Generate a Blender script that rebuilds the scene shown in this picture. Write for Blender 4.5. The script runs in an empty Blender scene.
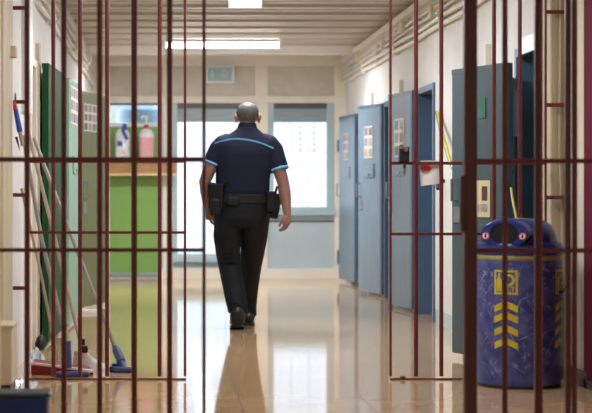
import bpy, bmesh, math, random
from mathutils import Vector, Matrix
from mathutils.bvhtree import BVHTree
random.seed(7)
C = bpy.context.scene.collection
F, VX, VY, EYE = 1800.0, 165.0, 190.0, 1.09
PI = math.pi

# ------------------------------------------------------------------ materials
def srgb(r, g, b):
    f = lambda c: (c/255/12.92) if c/255 <= .04045 else ((c/255+.055)/1.055)**2.4
    return (f(r), f(g), f(b), 1)

def mat(name, col, rough=.5, metal=0., noise=0., scale=8., bump=0., bscale=60., spec=.5, col2=None, stretch=None, coat=0.):
    m = bpy.data.materials.new(name); m.use_nodes = True
    nt = m.node_tree; N = nt.nodes; L = nt.links
    b = N['Principled BSDF']
    b.inputs['Base Color'].default_value = srgb(*col)
    b.inputs['Roughness'].default_value = rough
    b.inputs['Metallic'].default_value = metal
    b.inputs['Specular IOR Level'].default_value = spec
    b.inputs['Coat Weight'].default_value = coat
    tc = N.new('ShaderNodeTexCoord')
    src = tc.outputs['Object']
    if stretch:
        mp = N.new('ShaderNodeMapping'); mp.inputs['Scale'].default_value = stretch
        L.new(src, mp.inputs['Vector']); src = mp.outputs['Vector']
    if noise > 0:
        n = N.new('ShaderNodeTexNoise'); n.inputs['Scale'].default_value = scale; n.inputs['Detail'].default_value = 6
        L.new(src, n.inputs['Vector'])
        r = N.new('ShaderNodeValToRGB')
        c1 = srgb(*col); c2 = srgb(*col2) if col2 else tuple(max(0, c*(1-noise)) for c in c1[:3])+(1,)
        r.color_ramp.elements[0].position = .35; r.color_ramp.elements[1].position = .65
        r.color_ramp.elements[0].color = c2; r.color_ramp.elements[1].color = c1
        L.new(n.outputs['Fac'], r.inputs['Fac']); L.new(r.outputs['Color'], b.inputs['Base Color'])
    if bump > 0:
        n2 = N.new('ShaderNodeTexNoise'); n2.inputs['Scale'].default_value = bscale; n2.inputs['Detail'].default_value = 4
        L.new(src, n2.inputs['Vector'])
        bp = N.new('ShaderNodeBump'); bp.inputs['Strength'].default_value = bump; bp.inputs['Distance'].default_value = .01
        L.new(n2.outputs['Fac'], bp.inputs['Height']); L.new(bp.outputs['Normal'], b.inputs['Normal'])
    return m

def emit(name, col, strength):
    m = bpy.data.materials.new(name); m.use_nodes = True
    b = m.node_tree.nodes['Principled BSDF']
    b.inputs['Base Color'].default_value = srgb(*col)
    b.inputs['Emission Color'].default_value = srgb(*col)
    b.inputs['Emission Strength'].default_value = strength
    return m

M = {}
M['bar'] = mat('maroon_paint', (106, 38, 36), .32, noise=.25, scale=14, bump=.15, bscale=90)
M['post'] = mat('dark_maroon_paint', (84, 38, 34), .38, noise=.2, scale=10)
M['plaster'] = mat('white_plaster', (228, 227, 226), .75, noise=.08, scale=3, bump=.15, bscale=40)
M['plaster_dirty'] = mat('stained_plaster', (222, 212, 194), .75, noise=.2, scale=2.2, bump=.25, bscale=30, stretch=(2.5, 2.5, .7))
M['cream'] = mat('cream_paint', (236, 230, 216), .55, noise=.06, scale=4)
M['beige_panel'] = mat('beige_panel', (210, 205, 194), .6, noise=.12, scale=6)
M['ceil'] = mat('ceiling_plank', (206, 198, 188), .36, noise=.08, scale=3, stretch=(.4, 3, 1))
M['ceil_dk'] = mat('ceiling_joint', (138, 118, 96), .6)
M['pipe'] = mat('cream_pipe', (236, 230, 216), .35, noise=.1, scale=9)
M['blue_door'] = mat('blue_door_paint', (116, 136, 154), .38, noise=.12, scale=4, stretch=(6, 6, .8))
M['blue_edge'] = mat('blue_door_edge', (78, 100, 122), .4, noise=.1, scale=6)
M['blue_frame'] = mat('blue_frame_paint', (80, 106, 136), .35, noise=.1, scale=6)
M['slate_door'] = mat('slate_blue_paint', (70, 88, 98), .42, noise=.12, scale=3, stretch=(5, 5, .7))
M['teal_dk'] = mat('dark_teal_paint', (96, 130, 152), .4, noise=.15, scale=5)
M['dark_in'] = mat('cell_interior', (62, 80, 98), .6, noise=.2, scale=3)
M['green_dk'] = mat('dark_green_paint', (28, 80, 42), .6, spec=.2, noise=.15, scale=5, stretch=(5, 5, .7))
M['mint'] = mat('mint_green_paint', (142, 180, 156), .5, noise=.1, scale=5, stretch=(5, 5, .7))
M['olive'] = mat('olive_green_paint', (124, 134, 84), .5, noise=.14, scale=5, stretch=(8, 8, .6))
M['green'] = mat('leaf_green_panel', (124, 166, 84), .4, noise=.06, scale=5)
M['wood'] = mat('varnished_wood', (176, 136, 90), .35, noise=.3, scale=5, stretch=(1, 8, 8))
M['wood_edge'] = mat('pale_wood_edge', (222, 188, 138), .35, noise=.12, scale=9)
M['black'] = mat('black_rubber', (28, 27, 28), .5, noise=.2, scale=20)
M['black_base'] = mat('black_baseboard', (40, 39, 40), .35, noise=.3, scale=12)
M['chrome'] = mat('chrome', (210, 210, 212), .15, metal=1)
M['steel'] = mat('galvanised_steel', (170, 172, 176), .35, metal=.8, noise=.15, scale=20)
M['white'] = mat('white_enamel', (238, 238, 236), .35, noise=.03, scale=10)
M['paper'] = mat('white_paper', (234, 230, 224), .7, noise=.05, scale=12)
M['paper_dim'] = mat('photo_paper', (206, 204, 196), .6, noise=.05, scale=12)
M['red'] = mat('red_plastic', (200, 24, 36), .35, noise=.1, scale=12)
M['red_dk'] = mat('deep_red_plastic', (128, 12, 22), .35, noise=.15, scale=9)
M['alu_blue'] = mat('pale_blue_aluminium', (176, 200, 208), .3, noise=.06, scale=4)
M['grey_blue'] = mat('grey_blue_blind_box', (150, 166, 174), .4, noise=.15, scale=5, stretch=(1, 1, 6))
M['pale_blue'] = mat('pale_blue_panel', (186, 203, 210), .35, noise=.06, scale=4)
M['dark_grey'] = mat('dark_grey_rail', (84, 88, 92), .4, noise=.2, scale=8)
M['bin'] = mat('blue_bin_plastic', (84, 94, 158), .38, noise=.4, col2=(46, 56, 124), scale=12, bump=.3, bscale=40)
M['bin_lid'] = mat('royal_blue_plastic', (26, 44, 124), .3, noise=.12, scale=6)
M['scuff'] = mat('scuff_white', (150, 156, 190), .6, noise=.75, scale=30, col2=(80, 90, 150))
M['yellow'] = mat('yellow_decal', (214, 198, 40), .45, noise=.25, scale=14)
M['yellow_rim'] = mat('yellow_rim', (160, 154, 96), .5, noise=.3, scale=10)
M['crate'] = mat('navy_plastic', (18, 52, 108), .35, noise=.15, scale=5)
M['crate_lid'] = mat('slate_plastic', (46, 62, 78), .35, noise=.15, scale=5)
M['maroon_door'] = mat('maroon_door_paint', (100, 14, 44), .75, spec=.15, noise=.2, scale=3, stretch=(4, 4, .6))
M['skin'] = mat('skin', (142, 100, 86), .5, noise=.12, scale=14, bump=.08, bscale=80)
M['hair'] = mat('grey_hair', (86, 80, 82), .6, noise=.5, scale=40, bump=.6, bscale=220)
M['shirt'] = mat('navy_polo', (21, 26, 50), .75, noise=.15, scale=6, bump=.55, bscale=9, spec=.25)
M['trouser'] = mat('black_trousers', (10, 12, 23), .7, noise=.25, scale=7, bump=.6, bscale=12, spec=.3)
M['trim_blue'] = mat('light_blue_piping', (96, 168, 222), .55)
M['leather'] = mat('black_leather', (13, 13, 16), .6, spec=.3, noise=.2, scale=20, bump=.2, bscale=60)
M['shoe'] = mat('black_shoe', (20, 20, 22), .35, noise=.2, scale=20)
M['handle_grey'] = mat('grey_beige_handle', (150, 138, 130), .4, noise=.15, scale=9)
M['handle_wood'] = mat('pale_wooden_handle', (188, 168, 144), .45, noise=.2, scale=9)
M['blue_soft'] = mat('blue_mop_plastic', (66, 84, 140), .45, noise=.25, scale=20)
M['blue_br'] = mat('bright_blue_plastic', (28, 84, 190), .35, noise=.1, scale=12)
M['bristle'] = mat('cream_bristle', (206, 192, 164), .8, noise=.3, scale=60, bump=.5, bscale=120)
M['pink_liq'] = mat('pink_soap', (226, 170, 176), .2, noise=.08, scale=6)
M['frost'] = mat('milky_plastic', (222, 224, 222), .25, noise=.05, scale=6)
M['sign_blue'] = mat('pale_blue_sign', (150, 188, 204), .35, noise=.05, scale=20)
M['sign_yel'] = mat('pale_yellow_mark', (206, 210, 150), .4)
M['stone'] = mat('worn_cream_block', (214, 203, 176), .6, noise=.14, scale=5, bump=.2, bscale=20)
M['beige_col'] = mat('beige_column', (206, 192, 164), .6, noise=.2, scale=3, bump=.2, bscale=26, stretch=(3, 3, .5))
M['tube'] = emit('lit_tube', (252, 253, 255), 5)
M['tube_dim'] = emit('lit_diffuser', (255, 250, 242), 6)
M['plastic_film'] = mat('clear_crumpled_film', (214, 222, 232), .12, noise=.1, scale=9)

g = bpy.data.materials.new('window_glass'); g.use_nodes = True
nt = g.node_tree; nt.nodes.remove(nt.nodes['Principled BSDF'])
out = nt.nodes['Material Output']
tr = nt.nodes.new('ShaderNodeBsdfTransparent'); tr.inputs[0].default_value = (.95, .98, 1, 1)
gl = nt.nodes.new('ShaderNodeBsdfGlossy'); gl.inputs['Roughness'].default_value = .03
mx = nt.nodes.new('ShaderNodeMixShader'); mx.inputs[0].default_value = .08
nt.links.new(tr.outputs[0], mx.inputs[1]); nt.links.new(gl.outputs[0], mx.inputs[2]); nt.links.new(mx.outputs[0], out.inputs[0])
M['glass'] = g
g2 = g.copy(); g2.name = 'frosted_glass'
g2.node_tree.nodes['Transparent BSDF'].inputs[0].default_value = (.52, .55, .58, 1)
M['frosted'] = g2

# floor: glossy tiles
def floor_mat():
    m = bpy.data.materials.new('glossy_tiles'); m.use_nodes = True
    nt = m.node_tree; N = nt.nodes; L = nt.links; b = N['Principled BSDF']
    tc = N.new('ShaderNodeTexCoord')
    mp = N.new('ShaderNodeMapping'); mp.inputs['Location'].default_value = (-.385, -.30, 0)
    L.new(tc.outputs['Object'], mp.inputs['Vector'])
    br = N.new('ShaderNodeTexBrick'); br.offset = 0; br.squash = 1
    br.inputs['Scale'].default_value = 1; br.inputs['Brick Width'].default_value = .65; br.inputs['Row Height'].default_value = .65
    br.inputs['Mortar Size'].default_value = .0028; br.inputs['Mortar Smooth'].default_value = .1; br.inputs['Bias'].default_value = 0
    br.inputs['Color1'].default_value = srgb(200, 164, 124); br.inputs['Color2'].default_value = srgb(206, 172, 132)
    br.inputs['Mortar'].default_value = srgb(150, 128, 108)
    L.new(mp.outputs['Vector'], br.inputs['Vector'])
    n = N.new('ShaderNodeTexNoise'); n.inputs['Scale'].default_value = 3; n.inputs['Detail'].default_value = 7
    L.new(tc.outputs['Object'], n.inputs['Vector'])
    mixc = N.new('ShaderNodeMix'); mixc.data_type = 'RGBA'; mixc.blend_type = 'MULTIPLY'; mixc.inputs['Factor'].default_value = .35
    rp = N.new('ShaderNodeValToRGB'); rp.color_ramp.elements[0].color = (.6, .55, .5, 1); rp.color_ramp.elements[0].position = .3; rp.color_ramp.elements[1].position = .7
    L.new(n.outputs['Fac'], rp.inputs['Fac']); L.new(br.outputs['Color'], mixc.inputs['A']); L.new(rp.outputs['Color'], mixc.inputs['B'])
    L.new(mixc.outputs['Result'], b.inputs['Base Color'])
    b.inputs['Specular IOR Level'].default_value = .5
    n2 = N.new('ShaderNodeTexNoise'); n2.inputs['Scale'].default_value = 5; n2.inputs['Detail'].default_value = 5
    L.new(tc.outputs['Object'], n2.inputs['Vector'])
    mr = N.new('ShaderNodeMapRange'); mr.inputs['To Min'].default_value = .03; mr.inputs['To Max'].default_value = .09
    L.new(n2.outputs['Fac'], mr.inputs['Value']); L.new(mr.outputs['Result'], b.inputs['Roughness'])
    n3 = N.new('ShaderNodeTexNoise'); n3.inputs['Scale'].default_value = 9; n3.inputs['Detail'].default_value = 3
    L.new(tc.outputs['Object'], n3.inputs['Vector'])
    bp = N.new('ShaderNodeBump'); bp.inputs['Strength'].default_value = .03; bp.inputs['Distance'].default_value = .01
    L.new(n3.outputs['Fac'], bp.inputs['Height']); L.new(bp.outputs['Normal'], b.inputs['Normal'])
    return m
M['floor'] = floor_mat()
M['office_wall'] = mat('office_wall_paint', (150, 156, 156), .6)
M['hood'] = mat('blue_grey_reflection', (98, 124, 150), .35)  # colour of the reflection modelled behind the hatch glass

# ------------------------------------------------------------------ mesh helpers
class MB:
    def __init__(s): s.v = []; s.f = []
    def add(s, vs, fs):
        o = len(s.v); s.v += [tuple(v) for v in vs]; s.f += [tuple(i+o for i in f) for f in fs]; return s
    def box(s, x0, x1, y0, y1, z0, z1):
        return s.add([(x0,y0,z0),(x1,y0,z0),(x1,y1,z0),(x0,y1,z0),(x0,y0,z1),(x1,y0,z1),(x1,y1,z1),(x0,y1,z1)],
                     [(0,3,2,1),(4,5,6,7),(0,1,5,4),(1,2,6,5),(2,3,7,6),(3,0,4,7)])
    def obox(s, c, size, rot):   # oriented box
        R = rot if isinstance(rot, Matrix) else Matrix.Rotation(rot, 3, 'Z')
        vs = []
        for dz in (-.5, .5):
            for dx, dy in ((-.5,-.5),(.5,-.5),(.5,.5),(-.5,.5)):
                vs.append(Vector(c) + R @ Vector((dx*size[0], dy*size[1], dz*size[2])))
        return s.add(vs, [(0,3,2,1),(4,5,6,7),(0,1,5,4),(1,2,6,5),(2,3,7,6),(3,0,4,7)])
    def tube(s, pts, r, n=10, caps=True):
        pts = [Vector(p) for p in pts]; rs = r if isinstance(r, (list, tuple)) else [r]*len(pts)
        up = None; rings = []
        for i, p in enumerate(pts):
            t = (pts[min(i+1, len(pts)-1)] - pts[max(i-1, 0)]).normalized()
            if up is None:
                up = Vector((0,0,1)) if abs(t.z) < .9 else Vector((1,0,0))
            a = t.cross(up).normalized(); up = a.cross(t).normalized()
            rings.append([p + (a*math.cos(2*PI*k/n) + up*math.sin(2*PI*k/n))*rs[i] for k in range(n)])
        return s.rings(rings, caps)
    def rings(s, rings, caps=True):
        n = len(rings[0]); vs = [v for r in rings for v in r]; fs = []
        for i in range(len(rings)-1):
            for k in range(n):
                a = i*n+k; b = i*n+(k+1) % n
                fs.append((a, b, b+n, a+n))
        if caps:
            fs.append(tuple(reversed(range(n)))); fs.append(tuple(range((len(rings)-1)*n, len(rings)*n)))
        return s.add(vs, fs)
    def lathe(s, prof, c=(0,0,0), n=32, caps=True):  # prof: (r,z)
        return s.rings([[Vector((c[0]+r*math.cos(2*PI*k/n), c[1]+r*math.sin(2*PI*k/n), c[2]+z)) for k in range(n)] for r, z in prof], caps)
    def loft(s, secs, n=24, e=2.0, caps=True):  # secs: (cx, cy, z, hx, hy)
        rr = []
        for cx, cy, z, hx, hy in secs:
            ring = []
            for k in range(n):
                a = 2*PI*k/n; ca, sa = math.cos(a), math.sin(a)
                ring.append(Vector((cx+hx*math.copysign(abs(ca)**(2/e), ca), cy+hy*math.copysign(abs(sa)**(2/e), sa), z)))
            rr.append(ring)
        return s.rings(rr, caps)
    def ball(s, c, r, n=20, m=12, R=None):
        rx, ry, rz = (r, r, r) if not isinstance(r, (tuple, list)) else r
        rings = []
        for i in range(m+1):
            t = -PI/2 + PI*(i+.001)/(m+.002); ring = []
            for k in range(n):
                v = Vector((rx*math.cos(t)*math.cos(2*PI*k/n), ry*math.cos(t)*math.sin(2*PI*k/n), rz*math.sin(t)))
                if R: v = R @ v
                ring.append(v+Vector(c))
            rings.append(ring)
        return s.rings(rings, True)
    def mesh(s, name):
        me = bpy.data.meshes.new(name); me.from_pydata(s.v, [], s.f); me.update()
        bm = bmesh.new(); bm.from_mesh(me); bmesh.ops.recalc_face_normals(bm, faces=bm.faces); bm.to_mesh(me); bm.free()
        return me
    def build(s, name, m, parent=None, bevel=0., smooth=40, loc=None, rot=0.):
        o = bpy.data.objects.new(name, s.mesh(name)); C.objects.link(o)
        o.data.materials.append(M[m] if isinstance(m, str) else m)
        if parent: o.parent = parent
        if loc: o.location = loc
        if rot: o.rotation_euler = (0, 0, rot)
        if smooth:
            for p in o.data.polygons: p.use_smooth = True
            o.data.set_sharp_from_angle(angle=math.radians(smooth))
        if bevel:
            b = o.modifiers.new('bevel', 'BEVEL'); b.width = bevel; b.segments = 2; b.limit_method = 'ANGLE'
        return o

def tag(o, label=None, cat=None, group=None, kind=None):
    if label: o['label'] = label
    if cat: o['category'] = cat
    if group: o['group'] = group
    if kind: o['kind'] = kind
    return o
def empty(name, loc=(0,0,0), rz=0.):
    o = bpy.data.objects.new(name, None); C.objects.link(o); o.location = loc; o.rotation_euler = (0, 0, rz)
    o.empty_display_size = .1; return o
def struct(o): o['kind'] = 'structure'; return o
def bx(name, m, x0, x1, y0, y1, z0, z1, parent=None, bevel=0.):
    return MB().box(x0, x1, y0, y1, z0, z1).build(name, m, parent, bevel, smooth=0)
def zat(py, d): return EYE - (py-VY)*d/F
def xat(px, d): return (px-VX)*d/F

# ------------------------------------------------------------------ the room
DF = 22.2                       # depth of the far wall
XR, XL, H = 2.23, -.90, 2.74
XRN, XLN = 2.32, -.92           # walls of the near bay
struct(bx('floor', 'floor', -2.2, 3.6, -1.2, DF+.3, -.1, 0))
# ceiling: metal planks across the corridor
c = struct(bx('ceiling', 'ceil', -2.2, 3.6, -1.2, DF+.3, H+.03, H+.15))
mb = MB(); y = -1.0
while y < DF-.2:
    kk = int(round((y+1)/.36)) % 2; za, zb = H+.012*kk, H+.004+.010*kk
    mb.add([(XL-.3, y, za), (XRN+.3, y, za), (XRN+.3, y+.35, zb+.016), (XL-.3, y+.35, zb+.016), (XL-.3, y, H+.034), (XRN+.3, y, H+.034), (XRN+.3, y+.35, H+.034), (XL-.3, y+.35, H+.034)],
           [(0,3,2,1),(4,5,6,7),(0,1,5,4),(1,2,6,5),(2,3,7,6),(3,0,4,7)]); y += .36
mb.build('plank', 'ceil', c, .006, smooth=0)

# openings in the side walls: (near depth, far depth)
OPR = [(19.6, 20.45), (17.35, 18.2), (14.85, 15.85), (10.72, 11.4)]
def side_wall(name, X, out, spans, y0, y1, m, hd=1.98):
    th = .3; mb = MB(); prev = y0
    xs = sorted((X, X+out*th))
    for a, b in sorted(spans):
        mb.box(xs[0], xs[1], prev, a, 0, H+.05)
        mb.box(xs[0], xs[1], a, b, hd, H+.05); prev = b
    mb.box(xs[0], xs[1], prev, y1, 0, H+.05)
    return struct(mb.build(name, m, smooth=0))
side_wall('wall_right', XR, 1, OPR, 10.42, DF, 'plaster')
OPL = [(11.9, 12.45)]
side_wall('wall_left', XL, -1, OPL, 10.42, DF, 'plaster')
# far wall built of frame members with real openings
fy0, fy1 = DF, DF+.18
def fx(px): return xat(px, DF)
def fz(py): return zat(py, DF)
mb = MB()
mb.box(-2.2, 3.6, fy0-.006, fy1+.004, fz(66), H+.05)                     # header
mb.box(-2.2, 3.6, fy0-.006, fy1+.004, fz(103), fz(96))                   # rail above windows
mb.box(-2.2, fx(110), fy0, fy1, 0, fz(66))
mb.box(fx(334.5), 3.6, fy0, fy1, 0, fz(66))
mb.box(fx(255), fx(268), fy0, fy1, 0, fz(66))
mb.box(fx(100), fx(344.5), fy0-.006, fy1+.004, -.01, fz(268.5))
mb.box(fx(163), fx(173), fy0, fy1, 0, fz(66))
struct(mb.build('wall_far', 'cream', bevel=.006, smooth=0))
struct(MB().box(-2.2, 3.6, -1.3, -1.2, 0, H+.05).build('wall_back', 'plaster', smooth=0))
# near bay walls
struct(MB().box(XRN, XRN+.3, 9.92, 10.42, 0, H+.05).box(XRN, XRN+.3, 8.9, 9.92, 2.55, H+.05).box(XRN, XRN+.3, -1.2, 8.9, 0, H+.05)
       .build('wall_right_near', 'plaster_dirty', smooth=0))
struct(MB().box(XLN-.3, XLN, -1.2, 10.42, 0, H+.05).build('wall_left_near', 'plaster_dirty', smooth=0))
# pilasters
struct(MB().box(XR-.005, XRN+.1, 10.395, 10.62, 0, H).build('trim_1', 'beige_col', bevel=.008, smooth=0))
struct(MB().box(XLN-.05, -.872, 9.72, 10.30, 0, H).build('trim_2', 'beige_col', bevel=.01, smooth=0))
struct(MB().box(XLN-.05, -.83, 8.9, 9.12, 0, H).build('trim_3', 'beige_col', bevel=.02, smooth=0))
# transom panels
for i, (a, b) in enumerate(((110, 163), (173, 255), (268, 334.5))):
    struct(bx('trim_%d' % (4+i), 'beige_panel', fx(a), fx(b), fy0+.03, fy1-.03, fz(96), fz(66)))
# black baseboards
struct(MB().box(XR-.012, XR, 14.72, 14.85, 0, .11).box(XR-.012, XR, 11.4, 13.6, 0, .11).box(XR-.012, XR, 15.85, 17.35, 0, .09).box(XR-.012, XR, 18.2, 19.6, 0, .09)
       .build('baseboard_right', 'black_base', smooth=0))
struct(MB().box(XR-.016, XR, 13.6, 14.72, 0, .12).build('trim_7', 'pale_blue', smooth=0))
struct(MB().box(XRN-.014, XRN, 9.85, 10.42, 0, .09).build('baseboard_right_near', 'black_base', smooth=0))
struct(MB().box(XL, XL+.014, 12.45, DF, 0, .08).build('baseboard_left', 'plaster_dirty', smooth=0))
# door recesses behind the openings (cell lobby boxes with a closed inner door)
def recess(name, X, out, a, b, m, fm, hd=1.98):
    mb = MB(); x1 = X+out*(.3 if fm != 'teal_dk' else .10)
    xs = sorted((x1, x1+out*.03)); mb.box(xs[0], xs[1], a+.001, b-.001, 0, hd-.001)
    o = struct(mb.build(name, m, smooth=0))
    fr = MB(); t = .055
    xs = sorted((X-out*.018, X+out*(.27 if fm != 'teal_dk' else .098)))
    fr.box(xs[0], xs[1], a, a+t, 0, hd).box(xs[0], xs[1], b-t, b, 0, hd).box(xs[0], xs[1], a+t, b-t, hd-t, hd)
    fr.build('frame', fm, o, .004, smooth=0)
    xs = sorted((X+out*.12, X+out*.16))
    if fm != 'teal_dk': MB().box(xs[0], xs[1], b-t-.12, b-t, 0, hd-t).box(xs[0], xs[1], a+t, a+t+.04, 0, hd-t).build('stop', fm, o, .004, smooth=0)
    return o
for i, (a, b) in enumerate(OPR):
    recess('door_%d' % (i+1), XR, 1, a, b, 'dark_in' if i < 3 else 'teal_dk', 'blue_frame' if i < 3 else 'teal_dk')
recess('door_5', XL, -1, OPL[0][0], OPL[0][1], 'green_dk', 'cream')
struct(MB().box(XR-.03, XR+.05, 10.70, 11.1, 1.925, 2.03).build('trim_8', 'white', bevel=.003, smooth=0))
# maroon door of the near bay
d = struct(MB().box(XRN-.012, XRN+.08, 8.9, 9.92, .05, 2.7).build('door_6', 'maroon_door', smooth=0))
MB().box(XRN-.018, XRN-.012, 9.0, 9.75, .35, 1.1).box(XRN-.018, XRN-.012, 9.0, 9.75, 1.3, 2.4).build('panel', 'maroon_door', d, .006, smooth=0)
MB().box(XRN-.014, XRN+.03, 8.9, 9.92, 0, .05).build('threshold', 'black_base', d, smooth=0)

# ------------------------------------------------------------------ windows of the far wall
def window(name, px0, px1, py0, py1, gp, blind_py, sillpy=None, panel=None, fw=.055):
    r = struct(empty(name, (fx(px0), fy0, 0)))
    def B(n, m, a, b, y0, y1, c_, d_, bev=.003): return MB().box(a-fx(px0), b-fx(px0), y0-fy0, y1-fy0, c_, d_).build(n, m, r, bev, smooth=0)
    x0, x1, z0, z1 = fx(px0), fx(px1), fz(py1), fz(py0)
    gx0, gx1, gz0, gz1 = fx(gp[0]), fx(gp[1]), fz(gp[3]), fz(gp[2])
    fr = MB()
    o = fx(px0)
    fr.box(x0-o, gx0-o, .03, .11, z0, z1).box(gx1-o, x1-o, .03, .11, z0, z1)
    fr.box(gx0-o, gx1-o, .03, .11, z0, gz0)
    fr.build('window_frame', 'alu_blue', r, .006, smooth=0)
    B('blind_box', 'grey_blue', gx0, gx1, fy0+.05, fy0+.12, gz1, z1-.07)
    B('head_rail', 'dark_grey', gx0, gx1, fy0+.03, fy0+.11, z1-.07, z1)
    B('pane', 'frosted', gx0, gx1, fy0+.065, fy0+.073, gz0, gz1, 0)
    # slender glazing bars seen against the light
    gb = MB(); n = 3
    for k in range(1, n):
        xx = gx0+(gx1-gx0)*k/n; gb.box(xx-o-.002, xx-o+.002, .074, .09, gz0, gz1)
    for zz in [gz0+(gz1-gz0)*k/3 for k in range(1, 3)]: gb.box(gx0-o, gx1-o, .074, .08, zz-.002, zz+.002)
    gb.build('glazing_bar', M['glazebar'], r, smooth=0)
    if sillpy: 
        sl = MB().box(x0-o-.01, x1-o+.01, -.05, .04, fz(sillpy[1]), fz(sillpy[0])).build('window_sill', 'alu_blue', r, .005, smooth=0)
    return r
M['glazebar'] = mat('white_glazing_bar', (236, 242, 250), .4)
w = window('window_1', 268, 334.5, 102.5, 211, (274, 327, 122, 207), 122, (208.5, 215))
o0 = fx(268)
dots = MB()
for rr in range(5):
    for px in (300.5, 314.5):
        z = fz(127+rr*5.8); dots.obox((fx(px)-o0, .058, z), (.018, .012, .035), 0)
dots.build('air_slot', 'alu_blue', w, smooth=0)
MB().box(0, fx(334.5)-o0, .05, .09, fz(268.5), fz(214)).build('lower_panel', 'pale_blue', w, .004, smooth=0)
MB().box(0, fx(334.5)-o0, .035, .05, fz(222), fz(220.5)).build('trim_strip', 'dark_grey', w, smooth=0)
w2 = window('window_2', 173, 255, 102.5, 268.5, (177.5, 250, 122, 254), 122, (256, 262))
# box lights of the blind box: nothing; left bay with hatch
r = struct(empty('window_3', (fx(110), fy0, 0))); o0 = fx(110)
def R3(n, m, a, b, y0, y1, c_, d_, bev=.003): return MB().box(fx(a)-o0, fx(b)-o0, y0, y1, fz(d_), fz(c_)).build(n, m, r, bev, smooth=0)
R3('green_panel', 'green', 110, 158, -.02, .05, 127, 275)
R3('skirting', 'grey_blue', 110, 158, -.035, -.021, 272.5, 276)
R3('side_panel', 'alu_blue', 158, 163, .02, .06, 103, 268.5)
R3('pane', 'glass', 110, 158, .06, .07, 104, 127, 0)
R3('head_rail', 'dark_grey', 110, 158, .02, .08, 102.5, 105)
R3('rail', 'white', 110, 158, .0, .05, 123, 127)
# the office behind the hatch glass
bk = struct(MB().box(fx(106), fx(164), DF+1.0, DF+1.05, 0, H).build('wall_office', 'office_wall', smooth=0))
cab = tag(MB().lathe([(0.001, 0), (.28, 0), (.31, .05), (.30, .17), (.2, .25), (.001, .26)], n=24).build('glass_reflection', 'hood', loc=(fx(140), DF+.6, zat(124, DF+.6))),
          'rounded grey blue shape imitating a reflection in the hatch glass', 'hood')  # solid shape that imitates a reflection in the hatch glass

# world and daylight
W = bpy.data.worlds.new('world'); bpy.context.scene.world = W; W.use_nodes = True
bgn = W.node_tree.nodes['Background']; bgn.inputs[0].default_value = (.86, .93, 1, 1); bgn.inputs[1].default_value = 5.0
def portal(x0, x1, z0, z1, y):
    l = bpy.data.lights.new('window_portal', 'AREA'); l.shape = 'RECTANGLE'; l.size = x1-x0; l.size_y = z1-z0
    l.cycles.is_portal = True
    o = bpy.data.objects.new('window_portal', l); C.objects.link(o); o.location = ((x0+x1)/2, y, (z0+z1)/2); o.rotation_euler = (-PI/2, 0, 0)
portal(fx(268), fx(334), fz(208), fz(110), DF+.2)
portal(fx(173), fx(255), fz(255), fz(110), DF+.2)

# ------------------------------------------------------------------ barred gates
def gate(name, label, Y, bars, rails, z0, z1, bar_r=.012, thin=(), extra=None, group='maroon barred grilles', xs=None):
    """bars: x list; rails: (z, x0, x1, h)"""
    r = empty(name, ((min(bars)+max(bars))/2, Y, 0)); ox = r.location.x
    tag(r, label, 'gate', group)
    for i, x in enumerate(bars):
        rr = .0075 if i in thin else bar_r
        MB().tube([(x-ox, 0, z0), (x-ox, 0, z1)], rr, 12).build('bar', 'bar', r)
    for z, a, b, h in rails:
        MB().box(a-ox, b-ox, -.007, .007, z-h/2, z+h/2).build('rail', 'bar', r, .002, smooth=0)
    return r
YR, YF = 10.34, 7.73
XB = lambda px: xat(px, YR); XF = lambda px: xat(px, YF)
TOP = 2.72
rl = gate('barred_gate', 'far barred panel before the brooms, pinned to the left wall pillar', YR,
          [XB(27), XB(53.3), XB(80), XB(107), XB(133.4), XB(159.6), XB(185)],
          [(zat(161, YR), XB(26), XB(186), .022), (zat(232.5, YR), XB(26), XB(186), .016), (zat(380, YR), XB(26), XB(186), .022), (2.68, XB(26), XB(186), .022)],
          .02, TOP, thin=(6,))
ox = rl.location.x
for py in (8, 102, 195, 288):
    z = zat(py, YR); MB().box(-.873-ox, XB(27)-ox, -.012, .012, z-.011, z+.011).build('wall_pin', 'bar', rl, .002, smooth=0)
rr_ = gate('barred_gate', 'far barred panel by the open blue doors, with black lock', YR,
          [XB(390.5), XB(416), XB(441.3), XB(467), XB(494), XB(519.8), XB(545.6)],
          [(zat(163.2, YR), XB(390), XB(546), .018), (zat(234, YR), XB(390), XB(546), .016), (zat(380, YR), XB(390), XB(546), .022), (2.68, XB(390), XB(546), .022)],
          .02, TOP, thin=(0, 6))
ox = rr_.location.x
for py in (12, 105, 197.5, 290):
    z = zat(py, YR); MB().box(XB(546)-ox, XRN-ox-.01, -.012, .012, z-.011, z+.011).build('wall_pin', 'bar', rr_, .002, smooth=0)
# foot bolt and lock box on that gate
MB().box(XB(400)-ox, XB(405)-ox, -.02, .02, 0.0, zat(376, YR)).build('floor_bolt', 'post', rr_, .004, smooth=0)
lk = MB().box(XB(398.5)-ox, XB(408.5)-ox, -.045, .012, zat(162, YR), zat(147, YR)).build('lock_case', 'black', rr_, .006, smooth=0)
MB().tube([(XB(400)-ox, -.046, zat(147, YR)), (XB(400)-ox, -.06, zat(147, YR))], .014, 12).tube([(XB(404.5)-ox, -.046, zat(149.5, YR)), (XB(404.5)-ox, -.06, zat(149.5, YR))], .014, 12).build('keyhole_cover', 'chrome', lk)
MB().tube([(XB(403.7)-ox, -.03, zat(163, YR)), (XB(403.7)-ox, -.03, zat(168, YR))], .008, 10).build('bolt', 'black', lk)
MB().tube([(XB(404)-ox, -.03, zat(168, YR)), (XB(404)-ox, -.03, zat(173.5, YR))], .004, 8).build('key', 'chrome', lk)
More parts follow.
